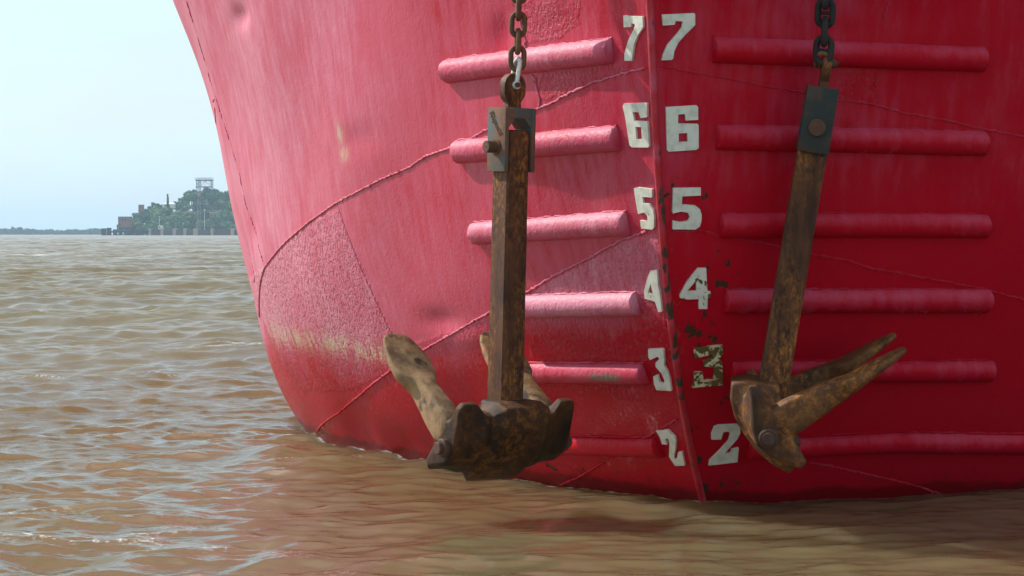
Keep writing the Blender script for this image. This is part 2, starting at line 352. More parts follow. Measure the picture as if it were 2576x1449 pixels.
seam(1, [(1625, 170), (1560, 188), (1500, 205), (1440, 232), (1400, 255), (1360, 272), (1300, 290), (1235, 322), (1150, 368), (1069, 394), (1030, 421), (966, 449), (905, 482), (851, 509), (776, 559), (706, 624), (671, 674), (656, 734), (651, 797)], .0062)
seam(1, [(1625, 583), (1560, 605), (1480, 650), (1400, 690), (1330, 732), (1232, 786), (1141, 838), (1037, 898), (962, 947), (898, 1000), (847, 1043), (798, 1084)], .0060)
seam(1, [(1704, 1054), (1629, 1099), (1539, 1151), (1461, 1199), (1407, 1224)], .0065)
seam(1, [(1288, 2), (1294, 24), (1305, 55), (1319, 100), (1324, 121)], .006, .003)
seam(1, [(1340, 186), (1350, 215), (1362, 253), (1360, 271)], .005, .003)
seam(1, [(851, 512), (902, 660), (957, 789), (1000, 875)], .0022, .0004)
seam(1, [(476, 2), (509, 120), (530, 200), (558, 294), (584, 384), (603, 449), (622, 529), (647, 599), (667, 654)], .004, .003, dash=1)
seam(1, [(618, 632), (629, 662), (635, 690), (632, 712)], .0045, .002)
seam(1, [(540, 247), (535, 258), (541, 275), (540, 294), (533, 308)], .0045, .002)
seam(-1, [(1660, 165), (1720, 178), (1824, 196), (1924, 217), (2018, 232), (2098, 250), (2198, 262), (2273, 284), (2373, 302), (2472, 324), (2640, 358)], .0042)
seam(-1, [(1691, 582), (1764, 579), (1805, 592), (1889, 604), (2031, 638), (2128, 654), (2193, 676), (2323, 699), (2443, 721), (2640, 770)], .0042)
seam(-1, [(2032, 1161), (2156, 1186), (2279, 1213), (2362, 1237)], .004)
seam(-1, [(2233, 2), (2223, 90), (2208, 180), (2198, 262)], .0035, .002, dash=1)
# rubbing bars
def rub(side, x0, y0, x1, y1, mid=None, r=.046, fade_lit=.7):
    pts = [(x0, y0)]+([mid] if mid else [])+[(x1, y1)]
    s, z = path(side, pts, .02)
    if len(pts) > 2: z = np.convolve(np.pad(z, 6, 'edge'), np.ones(13)/13, 'valid')
    k = len(s); C = surf(side, s, z, -.004); nn = nrm(side, s, z); tt = np.gradient(C, axis=0); tt /= np.linalg.norm(tt, axis=1, keepdims=True)
    bb = np.cross(tt, nn); V = []; Fc = []; n = 17; fd = []
    ext = [(-1, .90), (0, 1.)]+[(i, 1) for i in range(1, k-1)]+[(k-1, 1.), (k, .90)]
    for m, (i, sc) in enumerate(ext):
        j = min(max(i, 0), k-1); c = C[j]+tt[j]*(-.004 if i < 0 else (.004 if i >= k else 0))
        wob = r*sc*(1+.010*math.sin(j*.21)+.012*math.sin(j*.07+x0))
        for a in range(n):
            q = math.radians(-105+210*a/(n-1)); lump = 1+(.03*R.normal() if (m in (0, 1, len(ext)-1, len(ext)-2)) else 0)
            up = -bb[j] if bb[j][2] < 0 else bb[j]
            V.append(c+nn[j]*(wob*lump*math.cos(q)*1.0)+up*(wob*lump*math.sin(q)))
            fd.append(fade_lit+.22*math.sin(q)*(1 if math.sin(q) > 0 else .5)-(.02))  # paler over the upper curve, deeper below
    for m in range(len(ext)-1):
        for a in range(n-1): Fc.append((m*n+a, m*n+a+1, (m+1)*n+a+1, (m+1)*n+a))
    Fc.append(tuple(range(n))); Fc.append(tuple((len(ext)-1)*n+a for a in range(n)))
    o = obj('rubbing_bar', V, Fc, M_BAR, ship, 40); set_fade_lit(o, fd)
    if (x0, side) == (1292, 1):
        Va = np.array(V); xx = CX+F*Va[:, 0]/Va[:, 1]; zr = Va[:, 2]-surf(side, s, z).mean(0)[2]
        at = o.data.attributes.new('scrape', 'FLOAT', 'POINT'); at.data.foreach_set('value', (np.exp(-((xx-1520)/38)**4)*np.exp(-((zr+.004)/.012)**2)*1.3).clip(0, 1).astype(np.float32))
    # weld bead along the upper edge
    e = surf(side, s, z+r*.98, .002); mb = MB(); mb.tube([tuple(p) for p in e+R.normal(0, .0011, e.shape)], [float(.0034*(1+.35*R.normal())) for _ in e], 6)
    w = mb.build('weld_bead', M_BAR, o, 60); set_fade_lit(w, fade_lit)
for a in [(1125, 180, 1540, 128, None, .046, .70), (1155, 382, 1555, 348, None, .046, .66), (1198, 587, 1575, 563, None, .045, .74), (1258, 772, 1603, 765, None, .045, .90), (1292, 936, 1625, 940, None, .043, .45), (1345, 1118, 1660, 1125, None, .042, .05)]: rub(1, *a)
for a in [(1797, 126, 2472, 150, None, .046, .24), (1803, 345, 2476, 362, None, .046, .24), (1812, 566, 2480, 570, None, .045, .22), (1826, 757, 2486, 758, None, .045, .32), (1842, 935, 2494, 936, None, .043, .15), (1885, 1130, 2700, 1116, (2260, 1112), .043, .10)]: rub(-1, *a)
# stem bar
zz = np.arange(-.6, 4.7, .02); k = len(zz); b = MB(); V = []; Fc = []
prof = [(-.004, .02), (-.003, -.003), (.000, -.008), (.008, -.011), (.016, -.008), (.020, .000), (.021, .05)]
for i, z in enumerate(zz):
    ss = stem(z); c = np.array([X0, Y0])+AF*ss
    w = 1+.05*math.sin(z*13)+.03*math.sin(z*41)
    for (a, f) in prof: V.append((c[0]-PT[0]*a*w+AF[0]*(f+.002*R.normal()*.5), c[1]-PT[1]*a*w+AF[1]*f, z))
for i in range(k-1):
    for j in range(6): Fc.append((i*7+j, i*7+j+1, (i+1)*7+j+1, (i+1)*7+j))
obj('stem_bar', V, Fc, M_STEM, ship, 50)
# draft numerals, cut plate welded on
def c5(p): return [(1509+x*.4557, y*.4557) for x, y in p]
def c6(p): return [(1509+x*.499, 597.5+y*.499) for x, y in p]
DIG = [
 (-1, '7', c5([(340,80),(518,72),(524,78),(524,138),(470,190),(430,235),(408,280),(400,325),(392,330),(338,332),(345,300),(370,245),(420,190),(450,150),(455,118),(415,115),(410,136),(345,140)]), None),
 (1, '7', c5([(135,85),(246,90),(248,150),(222,190),(200,240),(188,335),(148,333),(148,290),(165,225),(195,165),(205,135),(185,125),(180,148),(138,150)]), None),
 (-1, '6', c5([(360,590),(530,580),(538,590),(538,660),(470,664),(466,628),(428,630),(426,680),(535,682),(540,690),(540,815),(525,825),(375,835),(366,825)]), c5([(430,735),(478,732),(480,780),(430,782)])),
 (1, '6', c5([(145,570),(262,565),(270,572),(270,645),(235,650),(225,618),(192,616),(200,665),(270,668),(273,680),(281,805),(276,812),(185,812),(172,800),(150,640),(138,585)]), c5([(205,698),(238,700),(242,768),(210,765)])),
 (-1, '5', c5([(400,1035),(550,1032),(550,1075),(448,1080),(445,1125),(520,1130),(545,1150),(554,1180),(553,1215),(545,1245),(520,1262),(397,1262),(397,1215),(440,1222),(480,1215),(490,1195),(480,1170),(440,1163),(398,1175),(395,1165)]), None),
 (1, '5', c5([(192,1038),(215,1032),(296,1042),(296,1088),(240,1085),(245,1118),(280,1125),(302,1155),(308,1200),(306,1255),(296,1265),(232,1260),(225,1215),(258,1220),(270,1210),(268,1190),(250,1172),(215,1180),(205,1130)]), None),
 (-1, '4', c6([(490,150),(530,150),(537,265),(553,268),(553,298),(538,300),(537,355),(495,355),(495,305),(435,308),(400,300),(400,285),(440,210)]), c6([(480,212),(483,265),(435,265)])),
 (1, '4', c6([(262,165),(295,160),(300,240),(308,265),(314,310),(320,370),(303,372),(285,320),(232,305),(228,270),(245,200)]), c6([(262,228),(275,285),(248,275)])),
 (-1, '3', c6([(470,555),(590,540),(615,540),(617,580),(600,605),(615,625),(618,740),(462,752),(475,675),(515,675),(520,715),(570,715),(575,650),(525,645),(520,620),(560,600),(565,585),(475,605)]), None),
 (1, '3', c6([(252,558),(320,556),(328,562),(333,620),(330,640),(348,670),(360,710),(368,768),(295,762),(283,735),(278,695),(300,685),(310,725),(332,730),(335,715),(320,680),(290,645),(290,625),(310,605),(300,595),(262,612),(255,600)]), None),
 (-1, '2', c6([(575,950),(595,943),(690,938),(705,955),(705,980),(690,1010),(640,1065),(622,1085),(655,1080),(662,1062),(697,1055),(690,1125),(545,1142),(550,1118),(600,1070),(645,1020),(655,985),(645,972),(620,975),(608,1012),(560,1012),(560,985)]), None),
 (1, '2', c6([(290,967),(350,965),(385,1000),(390,1020),(388,1050),(378,1110),(395,1112),(400,1078),(420,1075),(434,1143),(385,1145),(368,1120),(355,1100),(358,1030),(350,1005),(335,1010),(345,1038),(320,1035),(310,1000)]), None)]
WORD = {'7': 'seven', '6': 'six', '5': 'five', '4': 'four', '3': 'three', '2': 'two'}
for side, ch, outer, hole in DIG:
    loops = [region(side, outer)]+([region(side, hole)] if hole else [])
    pts = [p for l in loops for p in l]; tri = geometry.tessellate_polygon([[Vector((p[0], p[1], 0)) for p in l] for l in loops])
    q = np.array(pts); a = surf(side, q[:, 0], q[:, 1], .009); b0 = surf(side, q[:, 0], q[:, 1], -.008); n = len(pts)
    Fc = [tuple(t) for t in tri]; st = 0
    for l in loops:
        m = len(l)
        for i in range(m): Fc.append((st+i, st+(i+1) % m, n+st+(i+1) % m, n+st+i))
        st += m
    worn = ch == '3' and side < 0
    o = obj('draft_numeral', np.concatenate([a, b0]), Fc, M_DIGC if worn else (M_DIG4 if (ch, side) == ('4', -1) else M_DIG), ship, 30)
    o['label'] = ('rust-flaked ' if worn else 'cream ')+'numeral '+WORD[ch]+(' on the sunlit port side of the stem' if side > 0 else ' on the shaded starboard side of the stem')
# ------------------------------------------------------------------ anchors (built in their own frame: X along the pins, Z up the shank)
def RU(r, u, a=math.radians(10)): return (r*math.cos(a)-u*math.sin(a), r*math.sin(a)+u*math.cos(a))
C_ = [(-.120,.168),(-.060,.178),(.045,.160),(.052,.09),(.07,.04),(.085,-.015),(.092,-.05),(.104,-.12),(.078,-.155),(.02,-.125),(-.035,-.075),(-.080,-.015),(-.114,.05),(-.126,.11)]
V_ = [(-.078,.128),(-.045,.135),(.0,.132),(.03,.095),(.06,.06),(.08,.01),(.085,-.03),(.095,-.085),(.07,-.115),(.02,-.095),(-.025,-.062),(-.058,-.015),(-.080,.04),(-.084,.09)]
H_ = [(-.064,.172),(-.034,.176),(-.018,.140),(.0,.108),(.06,.085),(.10,.03),(.088,-.013),(.130,-.090),(.112,-.112),(.055,-.090),(.004,-.070),(-.042,-.028),(-.058,.03),(-.060,.10)]
def crown_mesh():
    st = [(-1, 'H', .86, .253), (-1, 'H', 1, .236)]; X = []; 
    ks = [(.253, H_, .84), (.240, H_, .99), (.215, H_, 1), (.185, H_, 1), (.165, .5, 1), (.145, V_, 1), (.120, V_, 1), (.104, .35, 1), (.094, C_, .98), (.06, C_, 1), (.02, C_, 1)]
    ks = [(-a, b, c) for a, b, c in ks]+[(a, b, c) for a, b, c in ks[::-1]]
    V = []; Fc = []
    for x, pr, sc in ks:
        if pr == .5: pr = [((a[0]+b[0])/2, (a[1]+b[1])/2) for a, b in zip(H_, V_)]
        elif pr == .35: pr = [((a[0]+b[0])/2, (a[1]+b[1])/2) for a, b in zip(C_, V_)]
        for r, u in pr:
            r = (r-.0)*sc; u = (u-.02)*sc+.02; y, z = RU(r, u); V.append((x, y, z))
    n = 14
    for i in range(len(ks)-1):
        for j in range(n): Fc.append((i*n+j, i*n+(j+1) % n, (i+1)*n+(j+1) % n, (i+1)*n+j))
    Fc.append(tuple(range(n))); Fc.append(tuple((len(ks)-1)*n+j for j in range(n)))
    return V, Fc
def fluke_mesh(sx):
    d = (.863, .505); nn = (-.505, .863)
    st = [(-.02, .0, .095, .085), (.08, .0, .132, .092), (.2, .0, .124, .092), (.3, -.002, .112, .088), (.42, -.003, .096, .086), (.50, -.004, .084, .096), (.555, -.004, .074, .146), (.61, -.003, .066, .180), (.74, 0, .052, .184), (.86, 0, .042, .158), (.94, 0, .030, .130), (.99, 0, .026, .098), (1.015, 0, .014, .060)]
    V = []; Fc = []; n = 12
    for t, o, th, w in st:
        r0 = .02+d[0]*t*.512+nn[0]*o; u0 = .035+d[1]*t*.512+nn[1]*o
        for j in range(n):
            q = 2*math.pi*j/n; cx, cy = math.cos(q), math.sin(q)
            ex = math.copysign(abs(cx)**.5, cx); ey = math.copysign(abs(cy)**.5, cy)
            palm = max(0, min(1, (t-.5)/.1))
            hy = ey*th/2*(1-.0*palm)
            if palm and ey > 0: hy = th/2*((1-palm)*ey+palm*(.25+.75*(1 if abs(cx) < .1 else (.42 if abs(cx) < .6 else .62)))*ey)     # raised rib in a dished palm
            r = r0+nn[0]*hy; u = u0+nn[1]*hy; y, z = RU(r, u); V.append((sx*.215+ex*w/2, y, z))
    for i in range(len(st)-1):
        for j in range(n): Fc.append((i*n+j, i*n+(j+1) % n, (i+1)*n+(j+1) % n, (i+1)*n+j))
    Fc.append(tuple(range(n))); Fc.append(tuple((len(st)-1)*n+j for j in range(n)))
    return V, Fc
def smooth_noise_displace(o, amp, size, seed):
    from mathutils import noise as mn
    me = o.data; off = Vector((seed*3.1, seed*7.7, 0))
    ns = [v.normal.copy() for v in me.vertices]
    for v, n in zip(me.vertices, ns): v.co += n*amp*mn.fractal((v.co+off)/size, 1., 2., 3)
def subdivided(name, V, Fc, M, mat, parent, lv=3, amp=.003, seed=1, bev=0.):
    o = obj(name, [tuple(M @ Vector(p)) for p in V], Fc, None, parent, 180)
    if bev:
        bm = bmesh.new(); bm.from_mesh(o.data); bmesh.ops.bevel(bm, geom=[e for e in bm.edges if e.calc_face_angle(0) > math.radians(20)], offset=bev, segments=3, affect='EDGES', profile=.5, clamp_overlap=True)
        bmesh.ops.triangulate(bm, faces=[f for f in bm.faces if len(f.verts) > 4]); bm.to_mesh(o.data); bm.free()
    sb = o.modifiers.new('s', 'SUBSURF'); sb.subdivision_type = 'SIMPLE' if bev else 'CATMULL_CLARK'; sb.levels = lv; sb.render_levels = lv
    dg = bpy.context.evaluated_depsgraph_get(); me = bpy.data.meshes.new_from_object(o.evaluated_get(dg)); o.modifiers.clear(); old = o.data; o.data = me; bpy.data.meshes.remove(old); me.name = name
    me.materials.clear(); me.materials.append(mat)
    smooth_noise_displace(o, amp, .04, seed)
    for p in me.polygons: p.use_smooth = True
    return o
def anchor(piv, xa, za, label, mats, seed, lettered=False):
    xa = Vector(xa).normalized(); za = Vector(za).normalized(); ya = za.cross(xa).normalized(); xa = ya.cross(za).normalized()
    M = Matrix.Translation(Vector(piv)) @ Matrix(((xa.x, ya.x, za.x), (xa.y, ya.y, za.y), (xa.z, ya.z, za.z))).to_4x4()
    root = empty('anchor', tuple(piv), label, 'anchor', 'stockless anchors hung over the bow')
    m = mats
    # shank: chamfered square bar widening slightly to the foot
    V = []; Fc = []; n = 12; zs = [.06, .10, .3, .5, .7, .9, 1.02, 1.10, 1.118, 1.124]
    for z in zs:
        h = .0475+.002*(1-z) if z < 1.11 else (.045 if z < 1.12 else .038); c = h*.80
        k = h+.001*R.normal(); sq = [(h, -c), (h, 0), (h, c), (c, h), (0, h), (-c, h), (-h, c), (-h, 0), (-h, -c), (-c, -h), (0, -h), (c, -h)]
        for a, b in sq: V.append((a*1.0, b*1.06, z))
    for i in range(len(zs)-1):
        for j in range(n): Fc.append((i*n+j, i*n+(j+1) % n, (i+1)*n+(j+1) % n, (i+1)*n+j))
    Fc.append(tuple(range(n))); Fc.append(tuple((len(zs)-1)*n+j for j in range(n)))
    sh = obj('shank', [tuple(M @ Vector(p)) for p in V], Fc, m['shank'], root, 30)
    # clevis: two cheeks, top block
    c = MB()
    for s in (1, -1): c.box((s*.0585, 0, 1.0885), (.0165, .108, .227), M, .0025)
    c.box((0, 0, 1.183), (.099, .106, .038), M, .003)
    for s in (1, -1):                                                       # gusset in the top corners of the fork
        c.add([(s*.0503, -.05, 1.165), (s*.020, -.05, 1.165), (s*.0503, -.05, 1.130), (s*.0503, .05, 1.165), (s*.020, .05, 1.165), (s*.0503, .05, 1.130)], [(0, 1, 2), (5, 4, 3), (0, 3, 4, 1), (1, 4, 5, 2), (2, 5, 3, 0)], M)
    cl = c.build('clevis', m['clevis'], root, 30)
    # eye plate on the clevis (hole for the shackle)
    out = [(-.030, 1.199), (-.028, 1.222), (-.040, 1.236), (-.046, 1.252), (-.046, 1.288), (-.038, 1.308), (-.022, 1.322), (0, 1.327), (.022, 1.322), (.038, 1.308), (.046, 1.288), (.046, 1.252), (.038, 1.238), (.026, 1.222), (.028, 1.199)]
    hc = (.004, 1.283); ho = [(hc[0]+.0165*math.cos(a), hc[1]+.0175*math.sin(a)) for a in np.linspace(0, 2*math.pi, 16, endpoint=False)]
    tri = geometry.tessellate_polygon([[Vector((p[0], p[1], 0)) for p in out], [Vector((p[0], p[1], 0)) for p in ho]]); pts = out+ho; k = len(pts)
    V = [(p[0], -.016, p[1]) for p in pts]+[(p[0], .016, p[1]) for p in pts]; Fc = [tuple(t) for t in tri]+[tuple(k+i for i in t[::-1]) for t in tri]
    for st, mm in ((0, len(out)), (len(out), len(ho))):
        for i in range(mm): Fc.append((st+i, st+(i+1) % mm, k+st+(i+1) % mm, k+st+i))
    e = obj('eye_plate', [tuple(M @ Vector(p)) for p in V], Fc, m['shank'], cl, 40)
    bv = e.modifiers.new('b', 'BEVEL'); bv.width = .004; bv.segments = 2; bv.limit_method = 'ANGLE'
    # clevis pin
    p = MB()
    if lettered:
        p.cyl((-.062, 0, 1.062), (-.112, 0, 1.062), .0215, 28, .0015, M); p.cyl((-.066, 0, 1.062), (-.072, 0, 1.062), .030, 20, .002, M); p.cyl((-.068, 0, 1.062), (.082, 0, 1.062), .0214, 24, .003, M); p.cyl((.066, 0, 1.062), (.078, 0, 1.062), .025, 24, .003, M)
        d = MB(); d.cyl((-.1117, 0, 1.062), (-.1124, 0, 1.062), .0035, 12, 0, M)
    else:
        p.cyl((.062, 0, 1.062), (.080, 0, 1.062), .030, 36, .003, M); p.cyl((-.062, 0, 1.062), (-.078, 0, 1.062), .028, 24, .003, M); p.cyl((-.07, 0, 1.062), (.07, 0, 1.062), .022, 24, .003, M)
    pn = p.build('clevis_pin', m['pin'], root, 30)
    if lettered: d.build('pin_hole', M_LINK2, pn)
    V, Fc = crown_mesh(); cr_ = subdivided('crown', V, Fc, M, m['crown'], root, 2, .0012, seed, .006)
    for s in (1, -1):
        V, Fc = fluke_mesh(s); subdivided('fluke', V, Fc, M, m['fluke'], root, 3, .0012, seed+s)
        q = MB(); q.cyl((s*.235, 0, 0), (s*.276, 0, 0), .034, 12 if s < 0 else 28, .005, M); q.cyl((s*.274, 0, 0), (s*.292, 0, 0), .0225, 28, .003, M); q.build('crown_pin', m['pin'], root, 32)
    if lettered:
        cu = bpy.data.curves.new('lettering', 'FONT'); cu.body = 'Riquetti'; cu.size = .034; cu.extrude = .0012; cu.shear = .35; cu.offset = .0006
        to = bpy.data.objects.new('lettering', cu); COL.objects.link(to); dg = bpy.context.evaluated_depsgraph_get(); dg.update()
        me = bpy.data.meshes.new_from_object(to.evaluated_get(dg)); bpy.data.objects.remove(to)
        # text x runs down the outer (-X) cheek, slanting: seen from outside, right is -Y... left cheek
        A = math.radians(-52)
        T = M @ Matrix.Translation(Vector((-.0672, .046, 1.185))) @ Matrix(((0, 0, -1, 0), (-1, 0, 0, 0), (0, 1, 0, 0), (0, 0, 0, 1))) @ Matrix.Rotation(A, 4, 'Z')
        me.transform(Matrix.Translation(-root.location) @ T); lo = link('lettering', me, m['shank'], cl)
        lo.data.transform(Matrix.Identity(4)); lo['label'] = 'raised welded handwriting on the cheek'
    return root, M
pivL = P(1268, 1119, 8.52); topL = P(1286, 377, 8.50)
aL, ML = anchor(pivL, (.81, .587, 0), Vector(topL)-Vector(pivL), 'rusty anchor with mud-caked flukes hanging before the pink sunlit port side, lettering on its clevis',
    dict(shank=M_SHANK, clevis=M_CLEVIS, pin=M_PIN, crown=M_CROWN, fluke=M_FLUKE), 2, True)
pivR = P(1928, 1073, 8.36); topR = P(2054, 315, 8.27)
aR, MR = anchor(pivR, (-.07, -.997, -.01), Vector(topR)-Vector(pivR), 'brown rusty anchor seen side-on against the dark red starboard side, flukes pointing right',
    dict(shank=M_SHANK, clevis=M_CLEVIS2, pin=M_PIN, crown=M_CROWN2, fluke=M_FLUKE2), 5)
# the eye plates face the other way round on the starboard anchor
# ------------------------------------------------------------------ chains
def link_pts(R_, st, n=14):
    pts = []
    for i in range(n+1): a = math.pi*i/n; pts.append((R_*math.cos(a), st/2+R_*math.sin(a)))
    for i in range(n+1): a = math.pi+math.pi*i/n; pts.append((R_*math.cos(a), -st/2+R_*math.sin(a)))
    return pts
def shackle(parent, c, xa, za, W_, H_s, r, mat, pinmat):
    xa = Vector(xa).normalized(); za = Vector(za).normalized(); ya = za.cross(xa).normalized()
    c = Vector(c); pts = [(-W_/2, 0)]
    for i in range(13): a = math.pi-math.pi*i/12; pts.append((W_/2*math.cos(a), H_s-W_/2+W_/2*math.sin(a)))
    pts.append((W_/2, 0)); b = MB(); b.tube([c+xa*p[0]+za*p[1] for p in pts], r, 12, up=tuple(ya))
    for s in (-1, 1): b.cyl(c+xa*(s*(W_/2-r*1.0)), c+xa*(s*(W_/2+r*1.0)), r*1.75, 18, .002)
    o = b.build('shackle', mat, parent, 40)
    p = MB(); p.cyl(c-xa*(W_/2+r*1.6), c+xa*(W_/2+r*2.2), r*1.05, 14, .001); p.cyl(c-xa*(W_/2+r*1.2), c-xa*(W_/2+r*2.6), r*1.6, 18, .003); p.build('shackle_pin', pinmat, o, 40)
def chain(base, top, n, R_, st, r, mat, label, stud, fx, first_face, shk):
    base = Vector(base); top = Vector(top); za = (top-base).normalized(); fx = Vector(fx); fx = (fx-za*fx.dot(za)).normalized(); fy = za.cross(fx)
    root = empty('anchor_chain', tuple(base), label, 'chain', 'anchor chains')
    pitch = 2*R_+st-2*r
    shackle(root, *shk)
    for i in range(60):
        e = base+za*(pitch*i); dx, dy = e.x-X0, e.y-Y0; sv = dx*AF[0]+dy*AF[1]-stem(e.z)
        if i > 3 and ((sv > 0 and abs(dx*PT[0]+dy*PT[1]) < halfb(sv, e.z)) or e.z > 4.5): break        # in through the hawse in the flare
        face = (i % 2 == 0) == first_face; c = base+za*(pitch*(i+.5)); ang = R.normal(0, .06)
        ax = (fx if face else fy); ax = (ax*math.cos(ang)+za.cross(ax)*math.sin(ang)); 
        b = MB(); b.tube([c+ax*p[0]+za*p[1] for p in link_pts(R_, st)], r, 12, True, up=tuple(za.cross(ax)))
        if stud: b.tube([c-ax*R_, c-ax*R_*.5, c, c+ax*R_*.5, c+ax*R_], [r*.9, r*.6, r*.52, r*.6, r*.9], 10)
        b.build('link', mat, root, 60)
    return root
eL = ML @ Vector((.004, 0, 1.283)); eR = MR @ Vector((.004, 0, 1.283))
camdirL = Vector((.81, .587, 0))
# port: bright shackle seen nearly edge-on, its pin through the eye
bL = P(1301, 165, 8.50)
chain(tuple(Vector(P(1301, 168, 8.50))), tuple(Vector(P(1313, -300, 8.46))), 22, .0232, .033, .0097, M_LINK, 'rust-brown open link chain with a bright galvanised shackle, holding the port anchor', False, (1, .12, 0), True,
      (eL, (.42, -.9, 0), Vector(bL)-eL, .042, (Vector(P(1301, 148, 8.50))-eL).length, .0088, M_GALV, M_PIN))
chain(tuple(Vector(P(2071, 150, 8.22))), tuple(Vector(P(2086, -200, 8.12))), 20, .0250, .038, .0118, M_LINK2, 'black stud link chain crossing the top red rubbing bars on the starboard side', True, (1, -.2, 0), True,
      (eR, (1, 0, .0), Vector(P(2071, 140, 8.22))-eR, .046, (Vector(P(2071, 128, 8.22))-eR).length, .0085, M_LINK, M_PIN))

# ------------------------------------------------------------------ water
def water():
    m, t, b = newmat('muddy_river_water')
    v = coord(t, (1, 1, 1)); g = coord(t, (.8, 1.25, 1))
    silt = noise(t, coord(t, (1, .35, 1)), .35, 9, .68)
    silt = ramp(t, silt, .35, .65)
    c = mixc(t, silt, (.118, .088, .042), (.158, .122, .062))
    fo = attr(t, 'foam'); fm = math_(t, 'MULTIPLY', fo, ramp(t, noise(t, v, 14, 5, .7), .45, .6)); fm = math_(t, 'ADD', fm, math_(t, 'MULTIPLY', attr(t, 'line'), ramp(t, noise(t, v, 22, 4, .6), .42, .62, 0, .9)))
    glint = math_(t, 'MULTIPLY', ramp(t, noise(t, v, 38, 4, .7), .54, .60), math_(t, 'MULTIPLY', attr(t, 'crest'), ramp(t, noise(t, v, 1.3, 3, .6), .50, .60)))  # white crest flecks: sun sparkle painted as colour
    fm = math_(t, 'ADD', fm, glint, True)
    c = mixc(t, fm, c, (.82, .82, .80))
    # silt glows from within the water (light level does not follow each ripple); the skin reflects
    t.nodes.remove(b); df = N(t, 'ShaderNodeSubsurfaceScattering', falloff='BURLEY', Scale=1.0); df.inputs['Radius'].default_value = (.50, .36, .18); t.links.new(c, df.inputs[0]); up = N(t, 'ShaderNodeCombineXYZ', Z=1.)
    geo = N(t, 'ShaderNodeNewGeometry'); vm = N(t, 'ShaderNodeVectorMath', operation='SCALE'); vm.inputs['Scale'].default_value = .18; t.links.new(geo.outputs['Normal'], vm.inputs[0])
    va = N(t, 'ShaderNodeVectorMath', operation='ADD'); t.links.new(vm.outputs[0], va.inputs[0]); t.links.new(up.outputs[0], va.inputs[1])
    vn = N(t, 'ShaderNodeVectorMath', operation='NORMALIZE'); t.links.new(va.outputs[0], vn.inputs[0]); t.links.new(vn.outputs[0], df.inputs['Normal'])
    gl = N(t, 'ShaderNodeBsdfGlossy'); gl.distribution = 'GGX'
    rr = N(t, 'ShaderNodeMath', operation='MAXIMUM'); t.links.new(attr(t, 'chop'), rr.inputs[0]); rr.inputs[1].default_value = .05; t.links.new(rr.outputs[0], gl.inputs['Roughness'])
    h = math_(t, 'ADD', math_(t, 'MULTIPLY', noise(t, g, 5.5, 4, .6, .5), .011), math_(t, 'MULTIPLY', noise(t, g, 26, 3, .55, .4), .0018))
    h = math_(t, 'MULTIPLY', h, math_(t, 'SUBTRACT', 1., math_(t, 'MULTIPLY', attr(t, 'lee'), .62)))
    bn = N(t, 'ShaderNodeBump', Strength=1., Distance=1.); t.links.new(h, bn.inputs['Height']); t.links.new(bn.outputs[0], gl.inputs['Normal'])
    fr = N(t, 'ShaderNodeFresnel', IOR=1.6); t.links.new(bn.outputs[0], fr.inputs['Normal'])
    ms = N(t, 'ShaderNodeMixShader'); patch = ramp(t, noise(t, coord(t, (.6, 1, 1)), .5, 7, .72), .38, .62, .45, 1.15); patch2 = ramp(t, noise(t, coord(t, (.5, 1, 1)), .05, 6, .7), .40, .60, .7, 1.1)
    fc = math_(t, 'MULTIPLY', math_(t, 'MULTIPLY', fr.outputs[0], math_(t, 'SUBTRACT', 1., fm)), math_(t, 'SUBTRACT', 1., math_(t, 'MULTIPLY', attr(t, 'chop'), .85)))
    fp = math_(t, 'MULTIPLY', math_(t, 'MULTIPLY', fc, patch), patch2)
    fx = N(t, 'ShaderNodeMix', data_type='FLOAT'); t.links.new(ramp(t, attr(t, 'chop'), .15, .40), fx.inputs[0]); t.links.new(fc, fx.inputs[2]); t.links.new(fp, fx.inputs[3])
    t.links.new(fx.outputs[0], ms.inputs[0]); t.links.new(df.outputs[0], ms.inputs[1]); t.links.new(gl.outputs[0], ms.inputs[2]); t.links.new(ms.outputs[0], t.nodes['Material Output'].inputs[0])
    f = F*1024/2576
    Yn = f*CH/np.arange(86, 352, .30); Yf = 28.11*np.exp(np.arange(1, 960)*.003)
    Yr = np.concatenate([np.geomspace(17000, Yf[-1]*1.03, 30), Yf[::-1], Yn, f*CH/np.geomspace(353, 1600, 90)])
    u = np.concatenate([-np.geomspace(.262, 2.6, 46)[::-1], np.linspace(-.26, .26, 900), np.geomspace(.262, 2.6, 46)])
    nr, nc = len(Yr), len(u); Y = np.repeat(Yr[:, None], nc, 1); X = u[None, :]*Y
    dY = np.abs(np.gradient(Yr)); dU = np.gradient(u)
    Z = np.zeros_like(X); DX = np.zeros_like(X); DY = np.zeros_like(X); lost = np.zeros_like(Yr)
    rg = np.random.default_rng(5)
    lam = np.concatenate([np.geomspace(.09, .6, 84), np.geomspace(.6, 3.4, 40), np.geomspace(3.8, 9, 12)])
    leef = lambda x, y: np.clip((x+1.5)/1.6, 0, 1)*np.clip((12.5-y)/3, 0, 1)
    for l in lam:
        k = 2*math.pi/l; th = math.radians(rg.normal(112, 38)); kx, ky = k*math.cos(th), k*math.sin(th)
        slope = (.028 if l < .25 else .029 if l < .6 else (.014 if l < 1.3 else .0055))*rg.uniform(.6, 1.4); a = slope/k; ph = rg.uniform(0, 6.28)
        # wave groups so crests come and go
        gx, gy, gp = rg.normal(0, .18*k), rg.normal(0, .18*k), rg.uniform(0, 6.28)
        fy = np.clip((l/max(abs(math.sin(th)), .3)/dY-2.2)/2.5, 0, 1); fx_ = np.clip((l/max(abs(math.cos(th)), .3)/(dU[None, :]*Y)-2.2)/2.5, 0, 1)
        lost += (slope**2/2)*(1-fy); ok = fy > 0
        if not ok.any(): continue
